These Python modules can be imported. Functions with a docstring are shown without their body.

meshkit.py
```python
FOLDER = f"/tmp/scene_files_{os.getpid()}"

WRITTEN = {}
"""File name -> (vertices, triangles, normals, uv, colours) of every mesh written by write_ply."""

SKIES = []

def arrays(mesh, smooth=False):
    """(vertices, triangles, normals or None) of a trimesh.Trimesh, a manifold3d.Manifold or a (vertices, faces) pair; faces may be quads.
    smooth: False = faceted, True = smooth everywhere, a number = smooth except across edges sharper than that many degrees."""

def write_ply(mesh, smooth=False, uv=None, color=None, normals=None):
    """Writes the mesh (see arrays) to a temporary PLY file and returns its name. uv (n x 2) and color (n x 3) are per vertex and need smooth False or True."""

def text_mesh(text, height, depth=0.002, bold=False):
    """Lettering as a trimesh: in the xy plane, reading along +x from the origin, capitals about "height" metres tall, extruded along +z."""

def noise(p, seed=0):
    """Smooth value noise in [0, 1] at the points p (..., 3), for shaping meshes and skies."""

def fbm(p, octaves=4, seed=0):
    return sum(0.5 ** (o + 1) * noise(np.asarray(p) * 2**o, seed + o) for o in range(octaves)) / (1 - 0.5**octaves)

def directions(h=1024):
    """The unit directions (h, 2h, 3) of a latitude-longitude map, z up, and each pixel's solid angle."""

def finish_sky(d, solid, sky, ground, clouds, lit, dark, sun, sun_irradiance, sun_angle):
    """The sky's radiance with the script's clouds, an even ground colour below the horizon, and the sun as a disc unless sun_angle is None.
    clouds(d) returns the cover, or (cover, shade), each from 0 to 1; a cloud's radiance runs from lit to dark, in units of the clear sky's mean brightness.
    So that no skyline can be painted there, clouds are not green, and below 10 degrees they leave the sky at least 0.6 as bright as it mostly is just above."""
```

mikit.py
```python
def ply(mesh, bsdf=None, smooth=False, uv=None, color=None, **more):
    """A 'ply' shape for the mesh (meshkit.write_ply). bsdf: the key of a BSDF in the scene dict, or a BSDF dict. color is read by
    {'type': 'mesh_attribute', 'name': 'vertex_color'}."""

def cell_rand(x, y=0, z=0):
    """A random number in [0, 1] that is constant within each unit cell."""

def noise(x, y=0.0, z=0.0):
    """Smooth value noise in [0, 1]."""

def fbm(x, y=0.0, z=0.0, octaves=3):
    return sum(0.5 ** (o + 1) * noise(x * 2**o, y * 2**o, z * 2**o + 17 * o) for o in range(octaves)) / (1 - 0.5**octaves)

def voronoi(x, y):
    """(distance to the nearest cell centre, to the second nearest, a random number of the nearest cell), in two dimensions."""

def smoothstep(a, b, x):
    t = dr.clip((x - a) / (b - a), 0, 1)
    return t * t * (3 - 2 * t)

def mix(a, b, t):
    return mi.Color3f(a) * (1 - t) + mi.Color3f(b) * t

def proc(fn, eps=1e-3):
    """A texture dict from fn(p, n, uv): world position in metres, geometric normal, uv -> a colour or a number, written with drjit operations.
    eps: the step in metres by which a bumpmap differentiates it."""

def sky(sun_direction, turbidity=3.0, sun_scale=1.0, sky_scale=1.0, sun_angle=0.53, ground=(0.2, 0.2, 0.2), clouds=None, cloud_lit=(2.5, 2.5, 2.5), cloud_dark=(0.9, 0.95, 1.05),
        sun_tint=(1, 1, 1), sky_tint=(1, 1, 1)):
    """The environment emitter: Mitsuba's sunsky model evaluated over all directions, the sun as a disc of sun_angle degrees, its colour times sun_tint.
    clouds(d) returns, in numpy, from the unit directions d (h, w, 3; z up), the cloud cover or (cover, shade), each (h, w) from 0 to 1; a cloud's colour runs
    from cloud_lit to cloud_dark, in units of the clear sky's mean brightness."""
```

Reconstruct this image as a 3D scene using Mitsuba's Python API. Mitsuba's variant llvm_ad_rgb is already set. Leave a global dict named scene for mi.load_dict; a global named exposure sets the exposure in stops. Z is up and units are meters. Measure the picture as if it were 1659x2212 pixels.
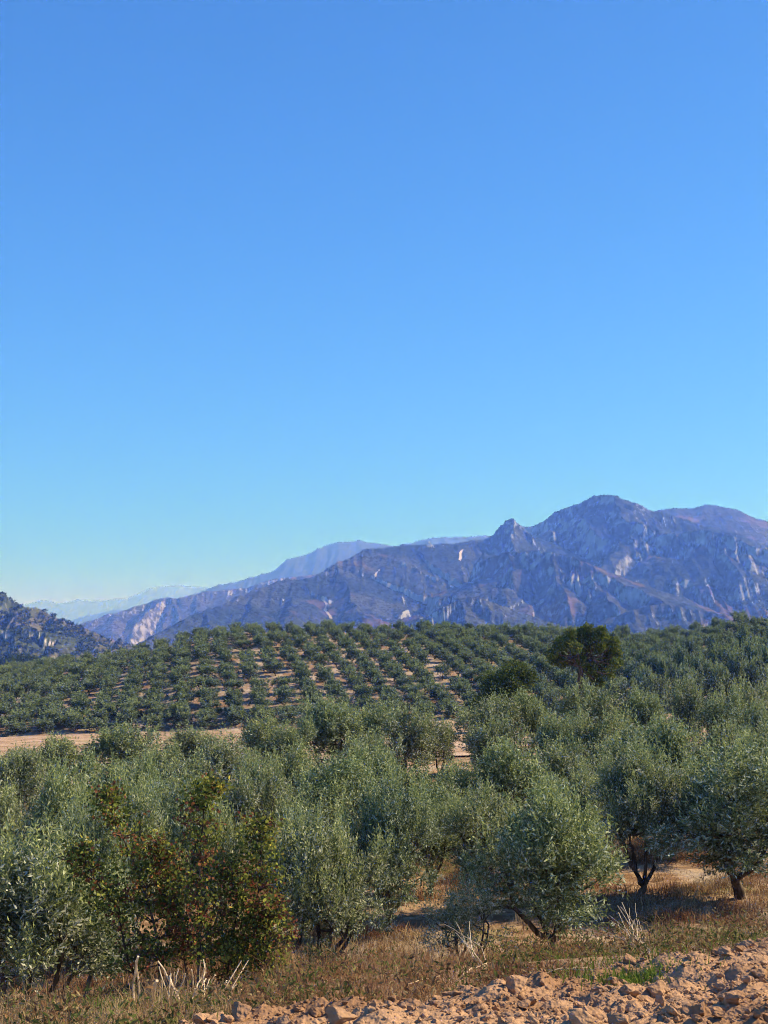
import math, random
import numpy as np, trimesh, drjit as dr, mitsuba as mi, mikit, meshkit
from mikit import noise, fbm, smoothstep, mix

T = mi.ScalarTransform4f
scene, labels = {}, {}

# ------------------------------------------------------------------ camera, sky, exposure
F, PITCH = 1200.0, math.atan(104 / 1200.0)
scene['camera'] = {'type': 'perspective', 'fov_axis': 'x', 'fov': 2 * math.degrees(math.atan(384 / F)),
                   'near_clip': 0.1, 'far_clip': 120000.0,
                   'to_world': T().look_at(origin=[0, 0, 0], target=[0, math.cos(PITCH), math.sin(PITCH)], up=[0, 0, 1]),
                   'medium': {'type': 'ref', 'id': 'haze_air'}}
SUN_AZ, SUN_EL = math.radians(77), math.radians(38)
SUN = [math.cos(SUN_EL) * math.sin(SUN_AZ), math.cos(SUN_EL) * math.cos(SUN_AZ), math.sin(SUN_EL)]
scene['sky'] = mikit.sky(SUN, turbidity=1.7, sun_scale=1.3, sun_tint=(1.0, 0.97, 0.95), sky_tint=(0.375, 0.82, 1.36), ground=(0.2, 0.17, 0.13))
exposure = 2.2
scene['haze_air'] = {'type': 'homogeneous', 'albedo': {'type': 'rgb', 'value': [0.95, 0.93, 0.995]},
                     'sigma_t': {'type': 'rgb', 'value': [2.7e-5, 6.4e-5, 2.35e-4]},
                     'phase': {'type': 'hg', 'g': 0.12}}
scene['haze'] = {'type': 'cube', 'to_world': T().translate([0, 0, 110]).scale([60000, 60000, 520]),
                 'bsdf': {'type': 'null'}, 'interior': {'type': 'ref', 'id': 'haze_air'}}
labels['haze'] = {'label': 'thin blue air haze over the whole valley', 'kind': 'stuff'}

# ------------------------------------------------------------------ helpers
def pt(px, py, Y):
    """the point at forward distance Y seen at pixel (px, py) of a 768 x 1024 frame"""
    px, py, Y = (np.asarray(v, float) for v in (px, py, Y))
    cx, cy = (px - 384) / F, (512 - py) / F
    yy, zz = math.cos(PITCH) - cy * math.sin(PITCH), math.sin(PITCH) + cy * math.cos(PITCH)
    return np.stack(np.broadcast_arrays(cx * Y / yy, Y, zz * Y / yy), -1)
K = 768 / 1659.0
def D(x, y, Y): return pt(x * K, y * K, Y)
def Z1(l): return [(x * .2315, 477.9 + y * .2315, Y) for x, y, Y in l]
def Z2(l): return [(384 + x * .2315, 477.9 + y * .2315, Y) for x, y, Y in l]

def tube(points, radii, sides=6, cap=True):
    p = np.asarray(points, float)
    r = np.broadcast_to(np.asarray(radii, float), (len(p),))
    t = np.gradient(p, axis=0)
    t /= np.linalg.norm(t, axis=1, keepdims=True) + 1e-12
    ref = np.array([0.31, 0.17, 0.1]) + np.array([0, 0, 1.0]) * (np.abs(t[:, 2:]) < 0.8) + np.array([1.0, 0, 0]) * (np.abs(t[:, 2:]) >= 0.8)
    a = np.cross(t, ref)
    a /= np.linalg.norm(a, axis=1, keepdims=True) + 1e-12
    b = np.cross(t, a)
    ang = np.arange(sides) * 2 * np.pi / sides
    v = p[:, None] + r[:, None, None] * (np.cos(ang)[None, :, None] * a[:, None] + np.sin(ang)[None, :, None] * b[:, None])
    i, j = np.meshgrid(np.arange(len(p) - 1), np.arange(sides), indexing='ij')
    q = np.stack([i * sides + j, i * sides + (j + 1) % sides, (i + 1) * sides + (j + 1) % sides, (i + 1) * sides + j], -1).reshape(-1, 4)
    f = np.vstack([q[:, [0, 2, 1]], q[:, [0, 3, 2]]])
    v = v.reshape(-1, 3)
    if cap:
        v = np.vstack([v, p[:1], p[-1:]])
        n = len(v)
        k = np.arange(sides)
        L = (len(p) - 1) * sides
        f = np.vstack([f, np.stack([k, (k + 1) % sides, k * 0 + n - 2], 1), np.stack([L + (k + 1) % sides, L + k, k * 0 + n - 1], 1)])
    return v, f

def join(parts):
    vs, fs, at = [], [], 0
    for v, f in parts:
        vs.append(v); fs.append(np.asarray(f) + at); at += len(v)
    return np.vstack(vs), np.vstack(fs)

def curve(a, b, bend, n, rng, wob=0.0):
    """a bent polyline from a to b"""
    a, b = np.asarray(a, float), np.asarray(b, float)
    t = np.linspace(0, 1, n)[:, None]
    p = a + (b - a) * t + np.asarray(bend) * (4 * t * (1 - t))
    if wob:
        w = rng.normal(0, wob, (n, 3)); w[0] = w[-1] = 0
        p = p + w
    return p

def unit(v): return v / (np.linalg.norm(v, axis=-1, keepdims=True) + 1e-12)

def leaf_mesh(base, d, side, L, W, tip=0.5):
    """a diamond-shaped leaf for every row: two triangles, lightly folded"""
    n = len(base)
    up = np.cross(d, side)
    m = base + d * (L * tip)[:, None]
    v = np.stack([base, m + side * (W / 2)[:, None] + up * (W * .12)[:, None], base + d * L[:, None], m - side * (W / 2)[:, None] + up * (W * .12)[:, None]], 1).reshape(-1, 3)
    k = np.arange(n)[:, None] * 4
    return v, np.vstack([k + [0, 1, 2], k + [0, 2, 3]])

def key_of(name):
    if name not in scene and name not in labels: return name
    i = 1
    while f'{name}_{i:03d}' in scene or f'{name}_{i:03d}' in labels: i += 1
    return f'{name}_{i:03d}'
def tag(key, label, cat=None, group=None, kind=None):
    labels[key] = {'label': label}
    if cat: labels[key]['category'] = cat
    if group: labels[key]['group'] = group
    if kind: labels[key]['kind'] = kind

# ------------------------------------------------------------------ materials
def vcol(rough=0.5, trans=0.7, spec=0.5):
    return {'type': 'principledthin', 'base_color': {'type': 'mesh_attribute', 'name': 'vertex_color'}, 'roughness': rough,
            'diff_trans': trans, 'spec_trans': 0.0, 'eta': 1.45}
scene['leaf_material'] = vcol(0.30, 0.52)
scene['grass_material'] = vcol(0.6, 0.5)
def bark_fn(p, n, uv):
    k = fbm(p.x * 14, p.y * 14, p.z * 4)
    return mix((0.045, 0.036, 0.028), (0.15, 0.125, 0.10), smoothstep(0.3, 0.75, k))
scene['bark_material'] = {'type': 'twosided', 'bsdf': {'type': 'diffuse', 'reflectance': mikit.proc(bark_fn)}}
def cane_fn(p, n, uv):
    k = fbm(p.x * 60, p.y * 60, p.z * 25)
    return mix((0.46, 0.36, 0.22), (0.72, 0.61, 0.43), smoothstep(0.3, 0.7, k))
scene['cane_material'] = {'type': 'twosided', 'bsdf': {'type': 'principled', 'base_color': mikit.proc(cane_fn), 'roughness': 0.5}}
def soil_fn(p, n, uv):
    a = fbm(p.x * 2.3, p.y * 2.3, p.z * 2.3, 3)
    b = fbm(p.x * 45, p.y * 45, p.z * 45, 3)
    c = mix((0.25, 0.153, 0.091), (0.365, 0.242, 0.153), smoothstep(0.3, 0.7, a))
    return c * (0.72 + 0.56 * b)
scene['soil_material'] = {'type': 'twosided', 'bsdf': {'type': 'bumpmap', 'bump': mikit.proc(lambda p, n, uv: fbm(p.x * 55, p.y * 55, p.z * 55, 3), eps=4e-3), 'scale': 0.02,
                          'bsdf': {'type': 'diffuse', 'reflectance': mikit.proc(soil_fn)}}}
def meadow_fn(p, n, uv):
    big = fbm(p.x * .35, p.y * .35, 0, 3)
    mid = fbm(p.x * 3.1, p.y * 3.1, 4, 3)
    fine = fbm(p.x * 24, p.y * 24, 9, 3)
    c = mix((0.19, 0.12, 0.07), (0.36, 0.26, 0.165), smoothstep(0.3, 0.7, mid))
    c = mix(c, (0.42, 0.37, 0.29), smoothstep(0.55, 0.75, big) * 0.8)
    c = mix(c, (0.12, 0.17, 0.04), smoothstep(0.60, 0.8, fbm(p.x * .5, p.y * .5, 31, 3)) * 0.55 * smoothstep(.3, .6, fine))
    near = c * (0.6 + 0.8 * fine)
    # the orchard slope beyond the stubble: tan earth, greener to the right
    g = fbm(p.x * .12, p.y * .12, 2, 3)
    far = mix((0.265, 0.215, 0.165), (0.375, 0.32, 0.255), smoothstep(0.3, 0.7, fbm(p.x * .6, p.y * .6, 1, 3)))
    far = mix(far, (0.22, 0.24, 0.08), smoothstep(0.4, 0.55, g) * smoothstep(8., 30., p.x) * 0.7)
    far = mix(far, (0.26, 0.17, 0.11), smoothstep(0.52, 0.66, fbm(p.x * .8, p.y * .35, 6, 3)) * .8)
    far = far * (0.6 + 0.8 * fbm(p.x * 3, p.y * 3, 5, 3))
    c = mix(near, far, smoothstep(60., 80., p.y))
    return mix(c, mix((0.07, 0.085, 0.035), (0.2, 0.17, 0.1), fbm(p.x * .02, p.y * .02, 3, 3)), smoothstep(225., 300., p.y))
scene['meadow_material'] = {'type': 'twosided', 'bsdf': {'type': 'diffuse', 'reflectance': mikit.proc(meadow_fn)}}
def stubble_fn(p, n, uv):
    row = noise(p.x * .25 + p.y * .06, p.y * 1.3, 2)
    c = mix((0.37, 0.265, 0.18), (0.49, 0.385, 0.285), smoothstep(0.25, 0.75, fbm(p.x * .08, p.y * .35, 7, 3)))
    c = mix(c, (0.26, 0.17, 0.11), smoothstep(0.5, 0.72, row) * .7)
    c = mix(c, (0.25, 0.23, 0.12), smoothstep(0.6, 0.72, fbm(p.x * .15, p.y * .3, 23, 3)) * .4)
    return c * (0.75 + 0.5 * fbm(p.x * 2.2, p.y * 2.2, 3, 3))
scene['stubble_material'] = {'type': 'twosided', 'bsdf': {'type': 'diffuse', 'reflectance': mikit.proc(stubble_fn)}}
def massif(scrub, scrub2, rock, s, lo, hi, red=0.0):
    def fn(p, n, uv):
        steep = 1 - n.z
        a = fbm(p.x / (70 * s), p.y / (70 * s), p.z / (40 * s), 4)
        b = fbm(p.x / (11 * s), p.y / (11 * s), p.z / (15 * s), 4)
        dots = smoothstep(0.52, 0.64, noise(p.x / (5 * s), p.y / (9 * s), p.z / (5 * s)))
        c = mix(scrub, scrub2, smoothstep(0.35, 0.65, fbm(p.x / (160 * s), p.y / (160 * s), 5, 4)))
        c = c * (0.35 + 1.3 * b)
        c = c * (1 - .45 * dots)
        m = smoothstep(lo, hi, steep + (a - .5) * 0.75 + (b - .5) * 0.5)
        c = mix(c, mi.Color3f(rock) * (0.7 + 0.6 * b), m)
        if red:
            r = smoothstep(0.62, 0.72, fbm(p.x / 130, p.y / 130, 11, 4)) * red
            c = mix(c, (0.22, 0.125, 0.085), r)
        return c
    return {'type': 'twosided', 'bsdf': {'type': 'diffuse', 'reflectance': mikit.proc(fn)}}
scene['massif_material'] = massif((0.024, 0.035, 0.029), (0.054, 0.062, 0.050), (0.29, 0.30, 0.295), 1.0, 0.48, 0.74, 0.35)
scene['left_hill_material'] = massif((0.055, 0.072, 0.036), (0.12, 0.115, 0.075), (0.36, 0.34, 0.31), 0.6, 0.48, 0.74)
scene['ridge_material'] = massif((0.04, 0.04, 0.034), (0.075, 0.066, 0.05), (0.28, 0.27, 0.26), 1.6, 0.40, 0.75, 0.4)
scene['far_ridge_material'] = {'type': 'twosided', 'bsdf': {'type': 'diffuse', 'reflectance': {'type': 'rgb', 'value': [0.05, 0.058, 0.052]}}}
scene['track_material'] = {'type': 'twosided', 'bsdf': {'type': 'diffuse', 'reflectance': {'type': 'rgb', 'value': [0.52, 0.42, 0.31]}}}

# ------------------------------------------------------------------ the ground's height
Yt = [0, 2, 5, 6, 8.5, 11, 14, 18, 22, 27, 32, 45, 60, 80, 110, 140]
Dt = [1.62, 1.63, 1.78, 1.98, 2.52, 3.20, 4.15, 5.42, 6.5, 6.88, 7.0, 7.2, 7.5, 8.35, 10.4, 12.5]
Ys = [0, 6, 8.5, 16, 22, 30, 45, 60, 80, 140]
Ss = [-.01, -.02, -.08, -.09, -.03, -.035, -.015, -.02, -.03, -.037]
_px = np.array([-300, 0, 46, 120, 185, 236, 330, 460, 600, 680, 720, 768, 1000])
_py = np.array([700, 677, 670, 660, 644, 631, 632, 636, 642, 638, 630, 620, 592])
YC = 214.0
_cr = pt(_px, _py, YC)
def ground_z(x, y):
    x, y = np.broadcast_arrays(np.asarray(x, float), np.asarray(y, float))
    yy = np.clip(y, 0, 140)
    lim = 14 + 0.5 * yy
    xs = lim * np.tanh(x / lim)
    z = -np.interp(yy, Yt, Dt) - np.interp(yy, Ys, Ss) * xs
    z = z + 0.15 * np.minimum(xs + .6, 0) * np.interp(yy, [7.5, 11, 16, 23], [0, 1, 1, 0])
    u = np.clip((y - 140) / (YC - 140), 0, 1)
    zc = np.interp(x, _cr[:, 0], _cr[:, 2])
    u2 = u * (1.35 - .35 * u)
    z = z + (zc - z) * u2
    v = np.clip(y - YC, 0, 1e9)
    far = -0.0035 * v ** 2 / (1 + v / 60) * 1.0
    z = z + np.maximum(far, -190 + 0 * v) * (v > 0)
    q = np.stack([x, y, 0 * x], -1)
    z = z + (meshkit.fbm(q * .35, 3, 5) - .5) * 0.16 * np.clip(y / 12, 0.2, 1) + (meshkit.fbm(q * .05, 3, 8) - .5) * 1.0 * np.clip((y - 120) / 60, 0, 1)
    return z

az = np.radians(np.concatenate([np.linspace(-28, 28, 420), np.linspace(30, 330, 90)]))
rr = np.concatenate([np.linspace(0.3, 40, 260), np.geomspace(40.5, 300, 130), np.geomspace(305, 58000, 70)])
A, R = np.meshgrid(az, rr, indexing='ij')
gx, gy = R * np.sin(A), R * np.cos(A)
gz = ground_z(gx, gy)
def grid_faces(n, m, wrap=False):
    i, j = np.meshgrid(np.arange(n if wrap else n - 1), np.arange(m - 1), indexing='ij')
    i2 = (i + 1) % n
    return np.stack([i * m + j, i2 * m + j, i2 * m + j + 1, i * m + j + 1], -1).reshape(-1, 4)
gv = np.stack([gx, gy, gz], -1).reshape(-1, 3)
gv = np.vstack([gv, [[0, 0, float(ground_z(0, 0))]]])
gf = grid_faces(len(az), len(rr), True)
gf = np.vstack([gf[:, [0, 2, 1]], gf[:, [0, 3, 2]]])
k = np.arange(len(az)); m_ = len(rr)
gf = np.vstack([gf, np.stack([k * m_, ((k + 1) % len(az)) * m_, k * 0 + len(gv) - 1], 1)])
scene['ground'] = mikit.ply((gv, gf[:, ::-1]), 'meadow_material', smooth=True)
tag('ground', 'dry grassy slope falling into the olive valley', kind='structure')

# the ploughed field: edge line from the lower left to the right
EDGE = np.array([[-2.2, 4.0], [-1.45, 4.9], [-.9, 5.5], [.0, 6.5], [.8, 7.35], [1.8, 8.0], [2.7, 8.35], [6.0, 9.4], [9, 10.6]])
def edge_d(x, y):
    """metres inside the ploughed field (negative outside), measured along x - y"""
    e = np.interp(x, EDGE[:, 0], EDGE[:, 1])
    q = np.stack([x, y, 0 * x], -1)
    return (e - y) * 0.72 + (meshkit.fbm(q * 1.3, 3, 21) - .5) * 0.7
def plough_z(x, y):
    q = np.stack([x, y, 0 * x], -1)
    ins = np.clip(edge_d(x, y) / 0.35, -1.0, 1)
    bump = (meshkit.fbm(q * 1.7, 2, 3) - .5) * 0.20 + (meshkit.fbm(q * 7, 3, 4) - .35) * 0.13 + (meshkit.fbm(q * 26, 2, 6) - .5) * 0.035
    return ground_z(x, y) + 0.03 + np.where(ins > 0, 0.07 * ins + bump * ins, ins * 0.12)
xs = np.linspace(-2.6, 7.5, 380); ys = np.linspace(3.6, 14.2, 400)
X, Y = np.meshgrid(xs, ys, indexing='ij')
keep = (edge_d(X, Y) > -0.45) & (np.abs(X) < 0.5 * Y + .6)
pf = grid_faces(len(xs), len(ys))
pf = pf[keep.ravel()[pf].all(1)]
used, inv = np.unique(pf, return_inverse=True)
pvv = np.stack([X, Y, plough_z(X, Y)], -1).reshape(-1, 3)[used]
scene['ploughed_field'] = mikit.ply((pvv, inv.reshape(-1, 4)), 'soil_material', smooth=True)
tag('ploughed_field', 'freshly ploughed orange brown field corner full of clods', kind='structure')

# the stubble strip beyond the middle olives
sx = np.linspace(-85, 95, 181); sy = np.linspace(66, 140, 75)
X, Y = np.meshgrid(sx, sy, indexing='ij')
Y = Y + np.where(Y > 139, 0.8 * np.sin(X * .35) + .5 * np.sin(X * .13), 0)
scene['stubble_field'] = mikit.ply((np.stack([X, Y, ground_z(X, Y) + 0.06 + 0.08 * meshkit.fbm(np.stack([X, Y, 0 * X], -1) * .9, 3)], -1).reshape(-1, 3), grid_faces(len(sx), len(sy))), 'stubble_material', smooth=True)
tag('stubble_field', 'strip of bare pinkish tan field below the olive hill', kind='structure')

# ------------------------------------------------------------------ hills and mountains: crests and spurs in space, slopes falling from them
def tents(x, y, ridges, base):
    """the highest of all crests: each falls away with its own slope on either side (slope, or (cliff slope, cliff width, slope below))"""
    h = np.full(x.shape, base, float)
    vary = np.clip(3.2 * (meshkit.fbm(np.stack([x / 70, y / 200, 0 * x], -1), 3, 99) - .30), .45, 1.5)
    for pts, neg, pos, *cap in ridges:
        P = np.array([pt(*q) for q in pts])
        best = np.full(x.shape, 1e18); z = np.zeros(x.shape); side = np.zeros(x.shape); w = np.zeros(x.shape)
        for i, (a, b) in enumerate(zip(P[:-1], P[1:])):
            ab = b[:2] - a[:2]
            l2 = ab @ ab + 1e-9
            tu = ((x - a[0]) * ab[0] + (y - a[1]) * ab[1]) / l2
            t = np.clip(tu, 0, 1)
            dx, dy = x - a[0] - t * ab[0], y - a[1] - t * ab[1]
            d = np.hypot(dx, dy)
            m = d < best
            best = np.where(m, d, best)
            z = np.where(m, a[2] + (b[2] - a[2]) * t, z)
            past = np.abs(tu - t) * math.sqrt(l2)
            end = ((tu < 0) & (i == 0)) | ((tu > 1) & (i == len(P) - 2))
            w = np.where(m, np.where(end, past / (d + 1e-6), 0), w)
            side = np.where(m, (ab[0] * dy - ab[1] * dx) / (math.sqrt(l2) * (d + 1e-6)), side)
        def fall(s):
            s1, d1, s2 = s if isinstance(s, tuple) else (s, 1e9, s)
            d1 = d1 * vary
            return np.where(best < d1, s1 * best, s1 * d1 + s2 * (best - d1))
        fn, fp = fall(neg), fall(pos)
        k = np.clip(.5 + side * 1.6, 0, 1)
        fs = fn * (1 - k) + fp * k
        h = np.maximum(h, z - fs * (1 - w) - (fall(cap[0]) if cap else np.maximum(fn, fp)) * w)
    return h
def ridged(q, octaves, seed):
    s, w, tot = 0, 1.0, 0
    for o in range(octaves):
        n = 1 - np.abs(2 * meshkit.noise(q * 2 ** o, seed + o) - 1)
        s = s + w * n * n; tot += w; w *= .55
    return s / tot
def terrain(name, label, ridges, px, Yr, n, base, amp, size, mat, warp=0.0, seed=1, ycurve=1.0):
    tx = (np.linspace(*px, n[0]) - 384) / F
    yy = Yr[0] + (Yr[1] - Yr[0]) * np.linspace(0, 1, n[1]) ** ycurve
    X, Y = np.meshgrid(tx, yy, indexing='ij')
    X = X * Y
    def height(x, y):
        q = np.stack([x, y, 0 * x], -1)
        wx = (meshkit.fbm(q / (size * .55), 3, seed + 31) - .5) * 2 * warp
        wy = (meshkit.fbm(q / (size * .55), 3, seed + 57) - .5) * 2 * warp
        wx = wx + (meshkit.fbm(q / (size * .17), 2, seed + 131) - .5) * 1.1 * warp
        wy = wy + (meshkit.fbm(q / (size * .17), 2, seed + 157) - .5) * 1.1 * warp
        wy = wy + (ridged(np.stack([x / (size * .33), y / (size * 2.2), 0 * x], -1), 3, seed + 201) - .5) * warp * 2.2
        h0 = tents(x + wx, y + wy, ridges, base)
        r = ridged(q / size, 5, seed) - .55
        f = meshkit.fbm(q / (size * .12), 3, seed + 9) - .5
        f2 = ridged(q / (size * .2), 3, seed + 77) - .5
        return h0 + amp * r + amp * .35 * f + amp * .45 * f2
    Z = height(X, Y)
    f = grid_faces(*n)
    scene[name] = mikit.ply((np.stack([X, Y, Z], -1).reshape(-1, 3), f), mat, smooth=True)
    tag(name, label, kind='structure')
    return height, tx, yy, Z

main = [
    (Z1([(520, 760, 2150), (620, 715, 2300), (700, 670, 2450), (850, 590, 2700), (1000, 530, 2850), (1100, 480, 2950), (1230, 440, 3050), (1350, 430, 3100), (1450, 370, 3200), (1580, 305, 3300), (1659, 303, 3350)])
     + Z2([(100, 288, 3400), (180, 285, 3400), (300, 281, 3450), (400, 268, 3500), (450, 258, 3500), (560, 262, 3520), (650, 250, 3550)]), .36, .5),
    (Z2([(186, 282, 3395), (202, 264, 3395), (214, 280, 3390)]), 1.6, 1.6),
    (Z2([(455, 262, 3540), (490, 206, 3500), (520, 180, 3465), (550, 174, 3440), (575, 190, 3440), (600, 204, 3440), (645, 240, 3420)]), (1.8, 48, .45), 1.5),
    (Z2([(548, 174, 3450), (552, 215, 3400), (562, 310, 3240)]), (2.0, 45, .7), .8),
    (Z2([(585, 205, 3930), (650, 208, 3920), (690, 187, 3890), (730, 147, 3860), (800, 123, 3800), (850, 108, 3750), (890, 80, 3690), (940, 70, 3620), (985, 74, 3550)]), (1.9, 62, .5), .6),
    (Z2([(980, 73, 3550), (1040, 93, 3600), (1100, 108, 3600), (1150, 133, 3600), (1200, 148, 3600), (1300, 178, 3580),
         (1400, 213, 3570), (1500, 238, 3560), (1580, 263, 3550), (1659, 288, 3550), (1900, 350, 3500)]), .55, .6, (2.2, 60, .6)),
    (Z2([(978, 74, 3555), (1015, 120, 3480), (1045, 185, 3390), (1085, 260, 3250)]), (1.9, 70, .7), .45, (1.9, 70, .7)),
    (Z2([(930, 262, 3470), (1000, 195, 3390), (1080, 188, 3330), (1130, 203, 3300), (1180, 240, 3280), (1240, 238, 3250), (1300, 230, 3210), (1400, 223, 3150), (1500, 248, 3080), (1580, 288, 3030), (1659, 310, 2990), (1900, 400, 2900)]), (1.7, 48, .42), .3),
    (Z2([(400, 356, 3080), (500, 330, 2960), (560, 318, 2900), (640, 308, 2860), (700, 318, 2830), (800, 343, 2775), (900, 380, 2715), (1000, 430, 2650), (1100, 480, 2580), (1180, 520, 2520), (1300, 570, 2440)]), (2.1, 60, .36), .25),
    (Z2([(540, 322, 2880), (560, 420, 2800), (580, 570, 2690)]), (2.1, 48, .6), .4),
    (Z2([(720, 322, 2820), (750, 430, 2720), (800, 560, 2580)]), (1.3, 30, .6), .4),
    (Z2([(900, 385, 2715), (930, 470, 2640), (990, 560, 2510)]), (1.2, 22, .6), .4),
    (Z2([(1240, 238, 3250), (1260, 330, 3150), (1300, 400, 3030)]), (1.4, 35, .6), .4),
    (Z2([(1440, 240, 3120), (1480, 330, 3020), (1540, 420, 2890)]), (1.3, 30, .6), .4),
    (Z2([(230, 560, 2400), (290, 535, 2410), (350, 518, 2420), (420, 520, 2420), (470, 570, 2380)]), (1.3, 45, .5), .3),
    (Z2([(330, 520, 2420), (350, 580, 2360), (380, 680, 2270)]), (1.4, 25, .6), .5),
    (Z2([(1060, 570, 2400), (1130, 548, 2420), (1200, 540, 2420), (1330, 565, 2400), (1450, 575, 2380), (1520, 640, 2300)]), (.9, 60, .5), .25),
    (Z1([(1450, 372, 3200), (1500, 480, 2980), (1560, 600, 2720)]), .5, .3),
    (Z1([(1240, 440, 3050), (1250, 520, 2900), (1230, 620, 2650)]), .55, .3),
    (Z1([(1080, 490, 2940), (1090, 560, 2800), (1050, 640, 2560)]), .6, .35),
    (Z1([(900, 565, 2760), (910, 620, 2620), (880, 690, 2420)]), .6, .35),
]
# buttresses standing out of the two cliff walls
rngb = np.random.default_rng(303)
for ridge_i, xa, xb, n_, dy in ((8, 560, 960, 13, 165), (7, 1010, 1560, 14, 110)):
    cpts = np.array(main[ridge_i][0])
    for bx0 in np.linspace(xa, xb, n_) + rngb.normal(0, 9, n_):
        px0 = 384 + bx0 * .2315
        py0, Y0 = np.interp(px0, cpts[:, 0], cpts[:, 1]), np.interp(px0, cpts[:, 0], cpts[:, 2])
        q = dy * rngb.uniform(.55, 1.1) * .2315
        main.append(([(px0, py0 + 3, Y0 - 4), (px0 + rngb.uniform(0, 5), py0 + q * .5, Y0 - 30), (px0 + rngb.uniform(2, 9), py0 + q, Y0 - rngb.uniform(70, 95))], (2.4, rngb.uniform(10, 22), .9), (2.2, rngb.uniform(10, 22), .9)))
h_main, _, _, _ = terrain('mountain', 'big rocky blue hazed mountain with a cliff-sided peak, behind the olive hill', main, (40, 900), (1750, 4050), (1000, 500), -150, 8, 110, 'massif_material', warp=13, seed=3)
terrain('mountain_001', 'scrubby hazed ridge behind the right shoulder of the big mountain',
        [(Z2([(900, 190, 4700), (1100, 160, 4700), (1180, 137, 4700), (1240, 131, 4700), (1330, 126, 4700), (1385, 116, 4700), (1450, 121, 4700), (1510, 134, 4700), (1560, 158, 4700), (1600, 173, 4700), (1659, 184, 4700), (1950, 240, 4700)]), .4, .5)],
        (560, 900), (4100, 5200), (340, 120), -120, 8, 120, 'ridge_material', warp=12, seed=14)
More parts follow.
